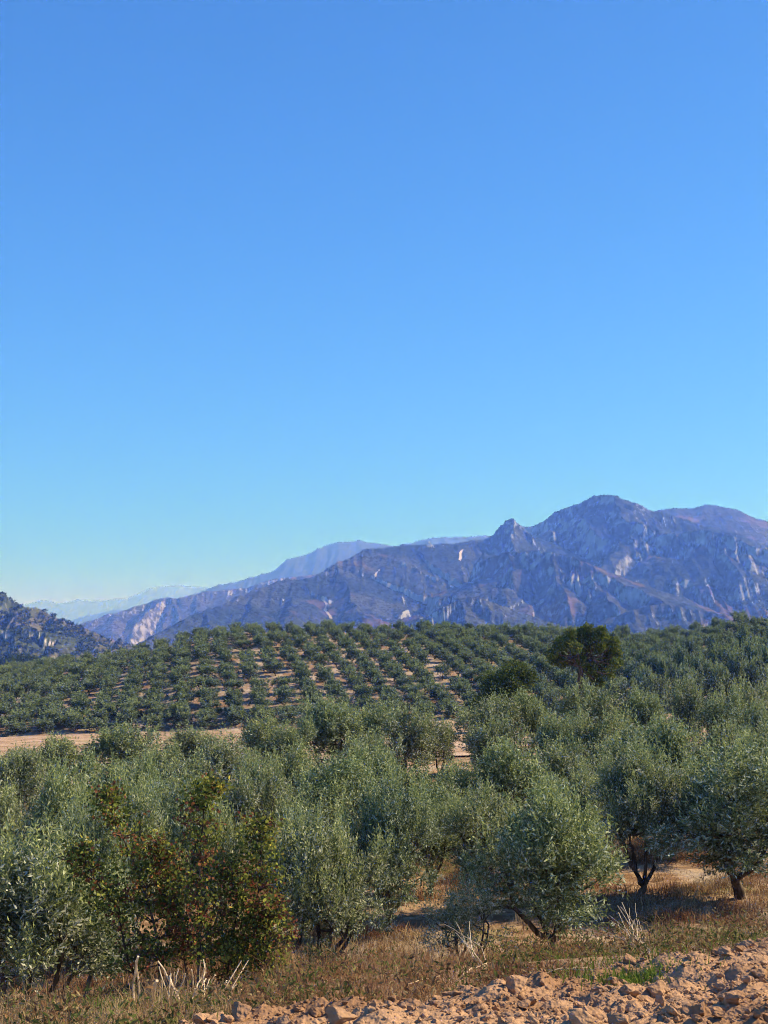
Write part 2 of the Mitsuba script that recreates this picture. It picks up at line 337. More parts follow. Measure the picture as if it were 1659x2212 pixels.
gorge = [
    (Z1([(330, 636, 4700), (420, 605, 4800), (500, 580, 4900), (560, 560, 4950), (640, 535, 5000), (690, 518, 5000), (720, 513, 4980), (760, 518, 4980), (820, 508, 5000), (900, 488, 5050), (980, 478, 5100), (1060, 478, 5150), (1150, 443, 5200), (1230, 428, 5250), (1500, 400, 5300)]), (.9, 70, .5), .4),
    (Z1([(720, 513, 4980), (650, 560, 4850), (580, 640, 4650), (550, 720, 4450)]), (.55), (1.5, 80, .6)),
    (Z1([(740, 515, 4980), (770, 600, 4820), (800, 680, 4650)]), (1.6, 60, .6), .7),
    (Z1([(840, 506, 5000), (850, 570, 4880), (900, 640, 4700)]), (1.5, 40, .6), .6),
    (Z1([(500, 580, 4900), (480, 650, 4600), (470, 700, 4400)]), .5, .6),
]
terrain('mountain_002', 'hazy mountain with a shadowed cliff face at the valley gap', gorge, (60, 480), (4150, 5900), (430, 260), -160, 9, 130, 'ridge_material', warp=14, seed=22)
terrain('mountain_003', 'smooth blue mountain rising far behind the long left shoulder',
        [(Z1([(600, 620, 8600), (780, 545, 8800), (860, 492, 9000), (950, 460, 9000), (1100, 420, 9000), (1190, 385, 9000), (1250, 350, 9000), (1330, 330, 9000), (1400, 295, 9000), (1470, 275, 9000), (1540, 270, 9000), (1570, 267, 9000), (1610, 281, 9000), (1659, 285, 9000)])
          + Z2([(50, 293, 9100), (130, 270, 9200), (200, 258, 9200), (330, 252, 9200), (450, 246, 9200), (700, 260, 9200)]), .33, .4)],
        (110, 600), (6300, 10500), (360, 110), -150, 6, 420, 'far_ridge_material', warp=50, seed=31)
terrain('mountain_004', 'low pale ridge in the haze between the valley sides',
        [(Z1([(200, 650, 13000), (300, 615, 13000), (400, 588, 13000), (500, 566, 13000), (530, 570, 13000), (600, 556, 13000), (800, 540, 13000)]), .3, .3)],
        (-20, 300), (11000, 14500), (240, 60), -300, 3, 500, 'far_ridge_material', warp=50, seed=41)
terrain('mountain_005', 'palest farthest mountain line fading into the sky on the left',
        [(Z1([(-300, 560, 24000), (0, 556, 24000), (130, 541, 24000), (180, 527, 24000), (260, 540, 24000), (330, 524, 24000), (400, 530, 24000), (550, 520, 24000), (600, 500, 24000), (650, 475, 24000), (700, 467, 24000), (780, 461, 24000), (850, 470, 24000), (1000, 480, 24000), (1300, 500, 24000)]), .25, .25)],
        (-90, 420), (20000, 27000), (380, 60), -400, 5, 900, 'far_ridge_material', warp=80, seed=51)
lefth = [
    (Z1([(-500, 380, 1150), (-250, 440, 1130), (-80, 470, 1110), (0, 498, 1100), (20, 506, 1100), (40, 530, 1100), (60, 540, 1100), (90, 545, 1100), (130, 553, 1100), (200, 583, 1090), (250, 604, 1080), (300, 628, 1070), (380, 663, 1060), (450, 693, 1050), (530, 723, 1040), (640, 760, 1030)]), .42, .5),
    (Z1([(60, 545, 1100), (80, 640, 1000), (60, 740, 900)]), (.9, 14, .5), .4),
    (Z1([(220, 600, 1085), (240, 660, 1000), (215, 740, 900)]), (1.1, 14, .5), .4),
    (Z1([(330, 650, 1065), (350, 700, 990), (340, 760, 900)]), (1.0, 10, .5), .45),
    (Z1([(-20, 640, 980), (60, 650, 975), (150, 655, 970), (210, 690, 950)]), (1.4, 12, .4), .2),
    (Z1([(190, 650, 1000), (240, 660, 990), (300, 690, 975), (370, 720, 960)]), (1.4, 10, .4), .25),
]
lefth = [([(a, b, Y * 1.4) for a, b, Y in pts], n_, p_) for pts, n_, p_ in lefth]
h_left, ltx, lyy, lZ = terrain('hill', 'rocky hillside with green scrub at the left edge', lefth, (-150, 190), (900, 2100), (420, 300), -130, 8, 58, 'left_hill_material', warp=10, seed=61)
h_foot, _, _, _ = terrain('hill_001', 'low wooded foot of the left hill just beyond the olive slope', [([(-400, 668, 640), (-150, 668, 660), (0, 667, 670), (28, 667, 675), (52, 672, 680), (85, 690, 690), (130, 715, 700)], .3, .25)], (-200, 160), (560, 900), (160, 100), -110, 2.5, 40, 'left_hill_material', warp=3, seed=63)

# dirt tracks worn into the mountain: ribbons lying on it
def first_hit(px, py, height, y0, y1, n=700):
    Y = np.linspace(y0, y1, n)
    P = pt(px, py, Y)
    over = np.nonzero(height(P[:, 0], P[:, 1]) > P[:, 2])[0]
    if not len(over): return None
    return P[over[0]]
def track(label, pts, w):
    pts = np.array(pts, float)
    s = np.concatenate([[0], np.cumsum(np.hypot(*np.diff(pts, axis=0).T))])
    u = np.linspace(0, s[-1], max(6, int(s[-1] / 1.5)))
    P = [first_hit(np.interp(a, s, pts[:, 0]), np.interp(a, s, pts[:, 1]), h_main, 1800, 4000) for a in u]
    P = np.array([p for p in P if p is not None])
    if len(P) < 3: return
    L, Rr = P + [-w / 2, 0, 0], P + [w / 2, 0, 0]
    v = np.stack([L + [0, 6, 0], Rr + [0, 6, 0], Rr - [0, 6, 0], L - [0, 6, 0]], 1)
    n = len(P)
    cols = np.concatenate([L[:, None] * (1 - t) + Rr[:, None] * t for t in (0, .5, 1)], 1)
    cols[..., 2] = h_main(cols[..., 0], cols[..., 1]) + 1.6
    key = key_of('dirt_track')
    scene[key] = mikit.ply((cols.reshape(-1, 3), grid_faces(n, 3)), 'track_material', smooth=True)
    tag(key, label, kind='structure')
q1 = lambda l: [(x * .2315, 477.9 + y * .2315) for x, y in l]
q2 = lambda l: [(384 + x * .2315, 477.9 + y * .2315) for x, y in l]
track('pale winding dirt track low on the long brown shoulder', q1([(1390, 525), (1412, 548), (1403, 572), (1420, 592), (1432, 612)]), 6)
track('pale dirt track climbing to the saddle beside the small pinnacle', q2([(340, 312), (328, 330), (332, 345), (326, 358)]), 6)
track('short pale track scar high on the brown shoulder', q1([(1640, 398), (1622, 420), (1620, 440)]), 6)

# ------------------------------------------------------------------ foliage kinds
OL_D, OL_L, OL_S, OL_Y = (np.array(c) for c in ((.085, .112, .056), (.215, .27, .145), (.54, .59, .49), (.33, .36, .13)))
def olive_colors(n, rng, silver=.3, yellow=.03, tone=1.0):
    t = rng.random((n, 1))
    c = OL_D * (1 - t) + OL_L * t
    u = rng.random(n)
    c[u < silver] = OL_S * (0.65 + .5 * rng.random((np.count_nonzero(u < silver), 1)))
    c[u > 1 - yellow] = OL_Y * (0.7 + .5 * rng.random((np.count_nonzero(u > 1 - yellow), 1)))
    return np.clip(c * tone, 0, 1)

def olive_kind(seed, n_leaf, L, W, clumps, twig, rx=1.5, rz=1.4, zc=1.88, fork=.35, sparse=False, tone=1.0, silver=.3, yellow=.03, sides=7):
    """trunk and crown of one olive tree about 3 m wide and 3.2 m high, standing at the origin"""
    rng = np.random.default_rng(seed)
    lean = rng.normal(0, .12, 2)
    fk = np.array([lean[0], lean[1], fork])
    parts = [tube(curve([0, 0, -.25], fk, [rng.normal(0, .05), rng.normal(0, .05), 0], 7, rng, .012), np.linspace(.115, .085, 7) * (1 + .25 * np.exp(-np.arange(7))), sides)]
    # clumps in an uneven ellipsoid
    d = unit(rng.normal(size=(clumps, 3)) + [0, 0, .25])
    rad = rng.random(clumps) ** .45
    rad[: clumps // 4] *= .55
    lump = 0.66 + .68 * meshkit.noise(d * 1.7 + 9, seed)
    C = d * (rad * lump)[:, None] * [rx, rx, rz] * .82 * (1.06 - .16 * d[:, 2:]) + [lean[0], lean[1], zc]
    # limbs: forks rising outward, then a branch to every clump
    nl = 5
    ang = rng.random() * 6.28 + np.arange(nl) * 6.28 / nl + rng.normal(0, .25, nl)
    ends = np.stack([np.cos(ang) * rx * .45, np.sin(ang) * rx * .45, zc + rng.normal(-.1, .2, nl)], 1)
    ends[0] = [lean[0] * 2, lean[1] * 2, zc + rz * .4]
    limbs = []
    for e in ends:
        c = curve(fk - [0, 0, .05], e, [*(e[:2] - fk[:2]) * .22, -.12], 8, rng, .025)
        limbs.append(c)
        parts.append(tube(c, np.linspace(.06, .025, 8), max(5, sides - 2)))
    lp = np.vstack([l[2:] for l in limbs])
    for q in C:
        dist = np.linalg.norm(lp - q, axis=1) + np.maximum(0, lp[:, 2] - q[2] + .2) * 1.5
        a = lp[np.argmin(dist)]
        parts.append(tube(curve(a, q, [0, 0, -.05], 5, rng, .02), np.linspace(.03, .008, 5), 4, False))
    # twigs full of leaves
    per = n_leaf // (clumps * twig)
    nt = clumps * twig
    ci = np.repeat(np.arange(clumps), twig)
    cr = (.25 + .15 * rng.random(clumps)) * (rx / 1.5)
    off = unit(rng.normal(size=(nt, 3)))
    start = C[ci] + off * (cr[ci] * rng.random(nt) ** .5 * .9)[:, None]
    out = unit(C[ci] - [0, 0, zc - .5])
    td = unit(off * .75 + out * .45 + np.array([0, 0, .55]) + rng.normal(0, .3, (nt, 3)))
    low = C[ci][:, 2] < zc - .35
    td[low] = unit(td[low] * [1, 1, .35] + [0, 0, -.15])
    tl = .22 + .26 * rng.random(nt)
    shoot = rng.random(nt) < .30 * (C[ci][:, 2] > zc - .3)
    td[shoot] = unit(rng.normal(0, .16, (shoot.sum(), 3)) + out[shoot] * .35 + [0, 0, 1]); tl[shoot] = .45 + .48 * rng.random(shoot.sum())
    u = (np.arange(per) + .5) / per
    tt = np.repeat(np.arange(nt), per)
    pos = start[tt] + td[tt] * (tl[tt] * np.tile(u, nt))[:, None] + rng.normal(0, .012, (nt * per, 3))
    dirv = unit(td[tt] * .75 + unit(rng.normal(size=(nt * per, 3))) * .8)
    side = unit(np.cross(dirv, rng.normal(size=dirv.shape)))
    n = len(pos)
    v, f = leaf_mesh(pos, dirv, side, L * (.7 + .6 * rng.random(n)), W * (.75 + .5 * rng.random(n)))
    ctone = (.85 + .3 * rng.random(clumps))[ci][tt][:, None]
    lc = olive_colors(n, rng, silver, yellow, tone) * ctone
    young = shoot[tt]
    lc[young] = lc[young] * .4 + np.array([.26, .32, .12]) * .75 * (.7 + .5 * rng.random((young.sum(), 1)))
    col = np.repeat(np.clip(lc, 0, 1), 4, 0)
    return mikit.ply(join(parts), 'bark_material', smooth=True), mikit.ply((v, f), 'leaf_material', color=col)

TONES = [np.array(t) for t in ((1.0, 1.0, 1.0), (1.05, 1.04, .94), (.88, .95, .93), (1.0, 1.06, .92), (.95, .96, .98))]
def kind(name, maker):
    t, c = maker
    scene[name] = {'type': 'shapegroup', 'trunk': t, 'crown': c}
for i in range(4): kind(f'olive_near_kind_{i}', olive_kind(100 + i, 36000, .10, .031, 58, 38, fork=.3 + .1 * i, silver=.34, tone=TONES[i]))
kind('olive_sparse_kind', olive_kind(140, 9000, .09, .028, 34, 26, rx=1.5, rz=1.2, tone=1.15, silver=.4, yellow=.10))
for i in range(5): kind(f'olive_mid_kind_{i}', olive_kind(200 + i, 16000, .13, .045, 50, 30, fork=.4, silver=.30, tone=TONES[i] * .95))
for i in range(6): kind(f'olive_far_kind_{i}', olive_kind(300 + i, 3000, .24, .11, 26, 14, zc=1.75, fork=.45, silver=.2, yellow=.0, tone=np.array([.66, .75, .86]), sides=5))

def plant(key, kindname, base, w, h, rot, w0=3.0, h0=3.45):
    s, sz = w / w0, h / h0
    scene[key] = {'type': 'instance', 'group': {'type': 'ref', 'id': kindname}, 'to_world': T().translate([float(b) for b in base]).rotate([0, 0, 1], float(rot)).scale([float(s), float(s), float(sz)])}

# near and middle olives: (screen centre, screen top, screen width) on the photo scaled to 1659 px wide, forward distance, kind, label
NEAR = [
    (66, 1792, 400, 14.3, 'n0', 'big silvery olive tree at the lower left corner, its forked trunk leaving the frame'),
    (722, 1735, 235, 22.2, 'n1', 'silvery olive tree with a thin leaning trunk, right of the red and yellow leaved shrub'),
    (845, 1660, 190, 26.5, 'n2', 'olive tree with a dark forked trunk standing in rusty dry grass'),
    (1007, 1868, 190, 22.0, 's', 'small thin pale olive tree you can see through, left of the big central olive'),
    (1168, 1688, 310, 22.6, 'n3', 'big bushy olive tree with a short dark trunk just behind the ploughed soil'),
    (1378, 1606, 205, 29.5, 'n0', 'dark olive tree right behind the big bushy central olive'),
    (1600, 1590, 330, 29.0, 'n2', 'wide dark olive tree at the right edge above the dry grass'),
    (1050, 1672, 190, 28.5, 'n1', 'olive tree half hidden behind the thin pale olive and the big central one'),
    (125, 1648, 175, 27.5, 'n3', 'olive tree with yellowish upright shoots behind the lower left corner olive'),
    (5, 1660, 170, 29.5, 'n1', 'olive tree cut by the left edge, above the lower left corner olive'),
    (370, 1668, 215, 27.0, 'n2', 'olive tree directly behind the red and yellow leaved shrub'),
    (553, 1636, 165, 31.0, 'n0', 'rounded bright olive tree rising behind the right side of the red and yellow leaved shrub'),
    (735, 1636, 215, 33.0, 'n3', 'olive tree behind the silvery olive with the thin leaning trunk'),
    (900, 1660, 150, 34.5, 'm1', 'olive tree in the middle of the grove, just right of a bright green weed patch'),
    (985, 1650, 140, 37.0, 'm2', 'olive tree of the middle grove left of centre-right, behind the half hidden olive'),
    (240, 1632, 175, 36.0, 'm3', 'grey olive tree behind the yellowish shoots of the left grove'),
    (60, 1618, 130, 41.0, 'm4', 'olive tree near the left edge, two rows behind the corner olive'),
    (395, 1625, 150, 39.0, 'm0', 'olive tree between the red and yellow leaved shrub and the bare field strip'),
    (640, 1612, 150, 39.5, 'm1', 'olive tree one row behind the rounded bright olive'),
    (1115, 1603, 175, 37.0, 'm3', 'pale olive tree of the middle row above the big bushy central olive'),
    (1225, 1590, 165, 38.5, 'm0', 'greenish olive tree of the middle row below the tall dark tree'),
    (1440, 1556, 180, 40.0, 'm2', 'olive tree of the middle row with a green top, behind the dark olive'),
    (1560, 1560, 140, 40.5, 'm4', 'olive tree of the middle row left of the right edge'),
    (1650, 1540, 150, 37.0, 'n1', 'tall olive tree cut by the right edge above the wide dark olive'),
    (462, 1702, 170, 24.6, 'n1', 'olive tree just behind the middle stem of the red and yellow leaved shrub'),
    (640, 1722, 160, 25.4, 'n2', 'narrow olive between the shrub and the olive with the thin leaning trunk'),
    (285, 1690, 170, 23.6, 'n0', 'olive tree behind the left stem of the red and yellow leaved shrub'),
    (930, 1694, 150, 30.5, 'n3', 'olive tree above the small thin pale olive'),
    (1285, 1650, 165, 33.0, 'n1', 'olive tree filling the gap left of the dark olive'),
    (1490, 1640, 165, 34.5, 'n3', 'olive tree between the dark olive and the wide dark olive at the right'),
    (195, 1706, 150, 21.5, 'n2', 'olive tree right of the lower left corner olive, behind the shrub'),
    (820, 1610, 140, 39.0, 'm3', 'olive tree of the middle row just left of a bright green weed patch'),
    (310, 1640, 150, 32.0, 'n3', 'olive tree of the third row left, above the shrub'),
    (1340, 1580, 150, 42.0, 'm3', 'olive tree of the middle row under the tall dark tree, to its right'),
    (25, 1608, 110, 49.0, 'm0', 'leftmost olive of the back row touching the bare field strip'),
    (125, 1592, 140, 50.0, 'm1', 'second olive from the left in the back row below the bare field strip'),
    (262, 1566, 165, 52.0, 'm2', 'tall dome shaped olive standing up against the left bare field strip'),
    (345, 1610, 110, 46.0, 'm3', 'low olive in front of the dome shaped olive and the bare strip'),
    (415, 1572, 140, 54.0, 'm4', 'olive with a dark hollow at the right end of the left bare field strip'),
    (490, 1588, 130, 47.0, 'm0', 'olive in front of the right end of the left bare field strip'),
    (625, 1555, 110, 52.0, 'm3', 'olive between the tip of the bare strip and the tall greyish olive'),
    (570, 1546, 150, 54.0, 'm1', 'olive at the right tip of the left bare field strip'),
    (708, 1512, 160, 55.0, 'm2', 'tall greyish olive of the back row at the middle left'),
    (795, 1520, 120, 57.0, 'm3', 'olive beside the tall greyish one in the back row'),
    (872, 1524, 140, 53.0, 'm4', 'olive with a visible dark trunk, left of the small bare field gap'),
    (955, 1556, 85, 55.0, 'm1', 'small olive just below the bare field gap'),
    (790, 1575, 140, 45.0, 'm0', 'olive in front of the tall greyish back row olive'),
    (1055, 1492, 135, 57.0, 'm0', 'olive just right of the bare field gap, below the round dark tree'),
    (1152, 1496, 90, 58.0, 'm3', 'narrow olive below the right side of the round dark tree'),
    (1258, 1478, 150, 56.0, 'm1', 'broad olive hiding the foot of the tall dark tree'),
    (1385, 1492, 120, 56.0, 'm2', 'olive of the back row right of the tall dark tree'),
    (1472, 1462, 90, 59.0, 'm4', 'narrow tall olive of the back row at the right'),
    (1552, 1490, 105, 54.0, 'm3', 'dark olive of the back row in front of a pale earth patch'),
    (1625, 1458, 120, 57.0, 'm0', 'olive of the back row at the right edge'),
    (1080, 1548, 140, 47.0, 'm4', 'olive one row in front of the bare field gap, to its right'),
    (1200, 1545, 130, 48.0, 'm2', 'olive with a dark underside in the shade below the broad olive'),
    (1320, 1540, 140, 47.0, 'm1', 'olive one row before the back row, right below the tall dark tree'),
    (1640, 1520, 120, 48.0, 'm2', 'olive at the right edge one row before the back row'),
]
rng = np.random.default_rng(5)
KN = {'n': 'olive_near_kind_', 'm': 'olive_mid_kind_'}
for cx, top, w, Yd, kd, text in NEAR:
    b = D(cx, top, Yd)
    gz0 = float(ground_z(b[0], Yd))
    h = b[2] - gz0
    w = w * (1.08 if Yd < 30 else 1.15) * K / F * Yd
    key = key_of('olive_tree')
    plant(key, 'olive_sparse_kind' if kd == 's' else KN[kd[0]] + kd[1], [b[0], Yd, gz0], w, h, rng.random() * 360)
    tag(key, text, 'olive tree', 'olive trees of the near grove')

# the far orchard slope: rows of olives, one by one
ORD = ['first', 'second', 'third', 'fourth', 'fifth', 'sixth', 'seventh', 'eighth', 'ninth', 'tenth', 'eleventh', 'twelfth', 'thirteenth', 'fourteenth', 'fifteenth', 'sixteenth', 'seventeenth', 'eighteenth', 'nineteenth', 'twentieth']
ORD += ['twenty-' + o for o in ORD[:9]] + ['thirtieth'] + ['thirty-' + o for o in ORD[:9]] + ['fortieth'] + ['forty-' + o for o in ORD[:9]]
rows = [142.2, 144.7, 147.2, 149.7, 152.4] + [155.8 + 3.65 * i for i in range(16)]
rng = np.random.default_rng(77)
count, stuff_n = 0, 0
for ri, ry in enumerate(rows):
    lim = 0.335 * ry
    cols = np.arange(-math.ceil(lim / 3.2) - 2, math.ceil(lim / 3.2) + 2) * 3.2 + (5 - 0.17 * (ry - 142)) % 3.2
    nth = 0
    cols = np.concatenate([cols[cols < 15], 15.6 + 4.1 * np.arange(14) - 0.17 * (ry - 142) * .6])
    for x0 in cols:
        x, y = x0 + rng.normal(0, .16), ry + rng.normal(0, .3)
        if ri > 4: x += rng.normal(0, .15); y += rng.normal(0, .3)
        if abs(x) > .33 * y or rng.random() < (0 if ri < 2 else .05 if ri < 5 else .09): continue
        low = .35 if ri < 3 else 0
        w = rng.uniform(2.2, 2.95) + low * .8 + (.3 if x < -15 else 0)
        if x < -20 or ri > 8: x += rng.normal(0, .16); y += rng.normal(0, .3) + (.2 if ri > 4 else 0); h = rng.uniform(2.0, 2.8)
        if x > 14: w += .3; h += .45
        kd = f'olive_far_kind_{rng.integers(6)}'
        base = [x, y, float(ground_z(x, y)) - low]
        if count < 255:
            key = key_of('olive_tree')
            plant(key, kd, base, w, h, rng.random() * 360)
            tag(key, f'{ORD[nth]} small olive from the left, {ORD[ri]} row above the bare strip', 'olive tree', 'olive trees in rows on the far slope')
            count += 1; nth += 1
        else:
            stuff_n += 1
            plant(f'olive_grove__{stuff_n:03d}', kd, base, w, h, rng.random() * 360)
tag('olive_grove', 'upper rows of tiny olive trees along the crest of the far slope', kind='stuff')

# ------------------------------------------------------------------ other trees
def blob_tree(seed, crown_pts, crown_r, n_leaf, L, W, palette, trunk_parts, ball=.55):
    rng = np.random.default_rng(seed)
    C, r = np.asarray(crown_pts, float), np.asarray(crown_r, float)
    p = r ** 2 / (r ** 2).sum()
    ci = rng.choice(len(C), n_leaf, p=p)
    off = unit(rng.normal(size=(n_leaf, 3)))
    pos = C[ci] + off * (r[ci] * rng.random(n_leaf) ** ball)[:, None]
    d = unit(off * .6 + rng.normal(size=off.shape) * .6 + [0, 0, .1])
    side = unit(np.cross(d, rng.normal(size=d.shape)))
    v, f = leaf_mesh(pos, d, side, L * (.6 + .8 * rng.random(n_leaf)), W * (.7 + .6 * rng.random(n_leaf)), .5)
    pal = np.array(palette)
    t = rng.integers(len(pal), size=n_leaf)
    col = pal[t] * (.7 + .6 * rng.random((n_leaf, 1))) * (.85 + .3 * rng.random(len(C)))[ci][:, None]
    return mikit.ply(join(trunk_parts), 'bark_material', smooth=True), mikit.ply((v, f), 'leaf_material', color=np.repeat(np.clip(col, 0, 1), 4, 0))

def put(key, parts, base, rot=0, names=('trunk', 'crown')):
    m = T().translate([float(b) for b in base]).rotate([0, 0, 1], float(rot))
    for n, d in zip(names, parts): scene[f'{key}__{n}'] = {**d, 'to_world': m}

# round dark tree by the strip
rng = np.random.default_rng(8)
Yd = 93.0
c = D(1096, 1416, Yd); g = float(ground_z(c[0], Yd)); H = c[2] - g; Wd = 158 * K / F * Yd
u = unit(rng.normal(size=(60, 3)) * [1, 1, .9]); u[:, 2] = np.abs(u[:, 2]) * 1.2 - .35
cp = u * [Wd / 2 * .82, Wd / 2 * .82, H * .5] * (rng.random((60, 1)) ** .4) + [0, 0, H * .5]
put('carob_tree', blob_tree(8, cp, rng.uniform(.45, .8, 60), 15000, .20, .12, [(.06, .10, .03), (.085, .13, .035), (.14, .17, .05), (.045, .07, .026)],
    [tube(curve([0, 0, -.3], [.2, 0, H * .35], [.1, 0, 0], 6, rng), np.linspace(.28, .2, 6), 8)] + [tube(curve([.2, 0, H * .33], q, [0, 0, -.1], 5, rng), np.linspace(.12, .03, 5), 5) for q in cp[::4]]), [c[0], Yd, g])
tag('carob_tree', 'round dark yellowish green tree standing among the olives at the foot of the far slope', 'tree')
# the tall dark tree with a bare trunk
Yd = 97.0
c = D(1255, 1480, Yd); top = D(1255, 1354, Yd)[2]; g = float(ground_z(c[0], Yd)); H = top - g
sc = K / F * Yd
rel = [(-52, 1408, 15), (-35, 1388, 17), (-20, 1368, 13), (-38, 1420, 14), (-5, 1372, 15), (10, 1362, 14), (30, 1370, 17), (48, 1384, 17), (62, 1400, 16), (72, 1412, 11), (50, 1420, 17), (25, 1398, 18), (5, 1395, 16), (-18, 1398, 16),
       (40, 1446, 16), (28, 1465, 14), (52, 1455, 11), (-32, 1436, 13), (18, 1442, 13), (-4, 1430, 11), (-48, 1425, 11), (56, 1435, 13), (36, 1478, 9), (0, 1380, 14), (-48, 1395, 11), (20, 1380, 15)]
cp, cr = [], []
for dx, yy, r in rel:
    for k in range(2):
        dep = rng.normal(0, 26)
        cp.append([dx * 1.14 * sc + rng.normal(0, .15), dep * sc, D(0, yy, Yd)[2] - g + rng.normal(0, .12)]); cr.append(r * sc * rng.uniform(.65, .98))
tk = [(0, 1500), (-2, 1470), (2, 1440), (-1, 1415), (3, 1395)]
tp = np.array([[0, 0, -.3]] + [[dx * sc, 0, D(0, yy, Yd)[2] - g] for dx, yy in tk])
parts = [tube(tp, np.linspace(.30, .15, len(tp)), 8)] + [tube(curve(tp[min(5, 3 + i % 3)], q, [0, 0, -.15], 5, rng, .03), np.linspace(.1, .03, 5), 5) for i, q in enumerate(cp)]
put('oak_tree', blob_tree(9, cp, cr, 11000, .24, .16, [(.08, .125, .035), (.12, .17, .04), (.19, .215, .055), (.06, .09, .03)], parts, .45), [c[0], Yd, g])
tag('oak_tree', 'tall dark tree with a bare trunk and ragged spreading crown rising above the olives', 'tree')

# pines behind the crest
def pine(seed, H, Wd, n_leaf, L, pal):
    rng = np.random.default_rng(seed)
    parts = [tube(curve([0, 0, -.3], [0, 0, H * .95], [.05, .05, 0], 6, rng), np.linspace(.14, .03, 6), 6)]
    cp, cr = [], []
    for z in np.linspace(H * .28, H * .97, 11):
        rr_ = Wd / 2 * (1 - ((z / H - .25) / .78)) ** .8 + .12
        for k in range(6 if rr_ > .5 else 2):
            a = rng.random() * 6.28
            q = [math.cos(a) * rr_ * rng.uniform(.4, 1), math.sin(a) * rr_ * rng.uniform(.4, 1), z + rng.normal(0, .15)]
            cp.append(q); cr.append(.24 + .28 * rr_)
            parts.append(tube(curve([0, 0, z - .2], q, [0, 0, -.05], 4, rng), np.linspace(.04, .012, 4), 4))
    return blob_tree(seed, cp, cr, n_leaf, L, L * .35, pal, parts, .5)
PINE_L = [(.18, .26, .09), (.25, .32, .11), (.11, .16, .06)]
PINE_D = [(.06, .10, .045), (.09, .14, .06), (.045, .07, .04)]
for j, (cx, top, w, light, text) in enumerate([
        (925, 1348, 26, 1, 'pale green pine poking above the crest left of the mountain foot'), (962, 1352, 34, 1, 'pale green pine beside the leftmost pine on the crest'),
        (1062, 1352, 50, 1, 'broad yellow green pine on the crest left of the tall dark tree'), (1090, 1362, 40, 1, 'pale pine right of the broad yellow green pine'),
        (1118, 1354, 26, 0, 'slim dark pine on the crest, left one of two'), (1144, 1350, 34, 0, 'dark pine on the crest, right one of two'),
        (1172, 1362, 36, 1, 'pale pine just left of the tall dark tree on the crest'), (1335, 1366, 30, 0, 'pine on the crest just right of the tall dark tree'),
        (1012, 1364, 36, 0, 'low dark pine on the crest between two pale pines')]):
    Yd = 226.0 if cx > 600 else 215.
    c = D(cx, top, Yd); g = float(ground_z(c[0], Yd)); H = max(c[2] - g, 2.5)
    key = key_of('pine_tree')
    put(key, pine(400 + j, H, w * K / F * Yd * 1.1, 2600, .30, PINE_L if light else PINE_D), [c[0], Yd, g], rng.random() * 360)
    tag(key, text, 'pine tree', 'pines along the crest')
# dark trees on the valley side at the far left
for j in range(13):
    cx = 4 + j * 8.6 + rng.normal(0, 2); top = 1423 - 13 * math.sin(j / 12 * 3.0) + rng.normal(0, 2.5)
    Yd = 672 + rng.normal(0, 7)
    c = D(cx, top, Yd); gz0 = float(h_foot(np.array([c[0]]), np.array([Yd]))[0]); H = float(np.clip(c[2] - gz0, 5.5, 11))
    c[2] = gz0 + H
    key = key_of('valley_pine')
    put(key, pine(450 + j, H, 4.6 + rng.random() * 2, 1500, .7, PINE_D), [c[0], Yd, c[2] - H], rng.random() * 360)
    tag(key, f'dark green pine beyond the left end of the olive slope, {ORD[j]} from the left', 'pine tree', 'pines beyond the left end of the olive slope')

# scrub on the left hill
rng = np.random.default_rng(91)
N = 9000
iy = rng.integers(20, len(lyy) - 1, N); ix = rng.integers(1, len(ltx) - 1, N)
x, y = ltx[ix] * lyy[iy], lyy[iy]
dens = meshkit.fbm(np.stack([x / 45, y / 45, 0 * x], -1), 4, 77)
ok = dens + rng.random(N) * .22 > .55
x, y = x[ok], y[ok]; z = h_left(x, y); n = len(x)
per = 26
s = np.repeat(rng.uniform(1.8, 4.4, n), per)
off = unit(rng.normal(size=(n * per, 3))); off[:, 2] = np.abs(off[:, 2]) * 1.2
pos = np.repeat(np.stack([x, y, z], -1), per, 0) + off * (s * .75 * rng.random(n * per) ** .4)[:, None]
d = unit(rng.normal(size=pos.shape)); sd = unit(np.cross(d, rng.normal(size=pos.shape)))
v, f = leaf_mesh(pos, d, sd, s * .75, s * .5)
col = np.repeat(np.array([.045, .065, .028]) * (.6 + .9 * np.repeat(rng.random((n, 1)), per, 0)) + .02 * rng.random((n * per, 1)), 4, 0)
scene['hill_scrub'] = mikit.ply((v, f), 'leaf_material', color=col)
tag('hill_scrub', 'green scrub and small pines covering the rocky left hillside', kind='stuff')

# ------------------------------------------------------------------ the red and yellow leaved shrub in front
rng = np.random.default_rng(12)
Yb = 13.0
sc = K / F * Yb
g0 = float(ground_z(D(400, 2100, Yb)[0], Yb)); bx = D(400, 2100, Yb)[0]
def sp(dx, yy, dep=0.0): return [D(dx, yy, Yb)[0] - bx, dep, D(dx, yy, Yb)[2] - g0]
stems = [([(345, 2160), (340, 2050), (320, 1950), (285, 1860), (245, 1760), (240, 1712)], .02), ([(430, 2160), (438, 2040), (436, 1930), (440, 1820), (450, 1730), (455, 1695)], .022),
         ([(520, 2160), (530, 2060), (548, 1950), (560, 1860), (566, 1790)], .018), ([(400, 2160), (385, 2050), (365, 1960), (350, 1890), (340, 1830)], .016), ([(480, 2160), (500, 2060), (505, 1960), (495, 1880)], .015),
         ([(300, 2160), (285, 2060), (250, 1960), (205, 1880), (175, 1835)], .015), ([(560, 2160), (578, 2080), (584, 2010), (588, 1950)], .014)]
parts, cp, cr = [], [], []
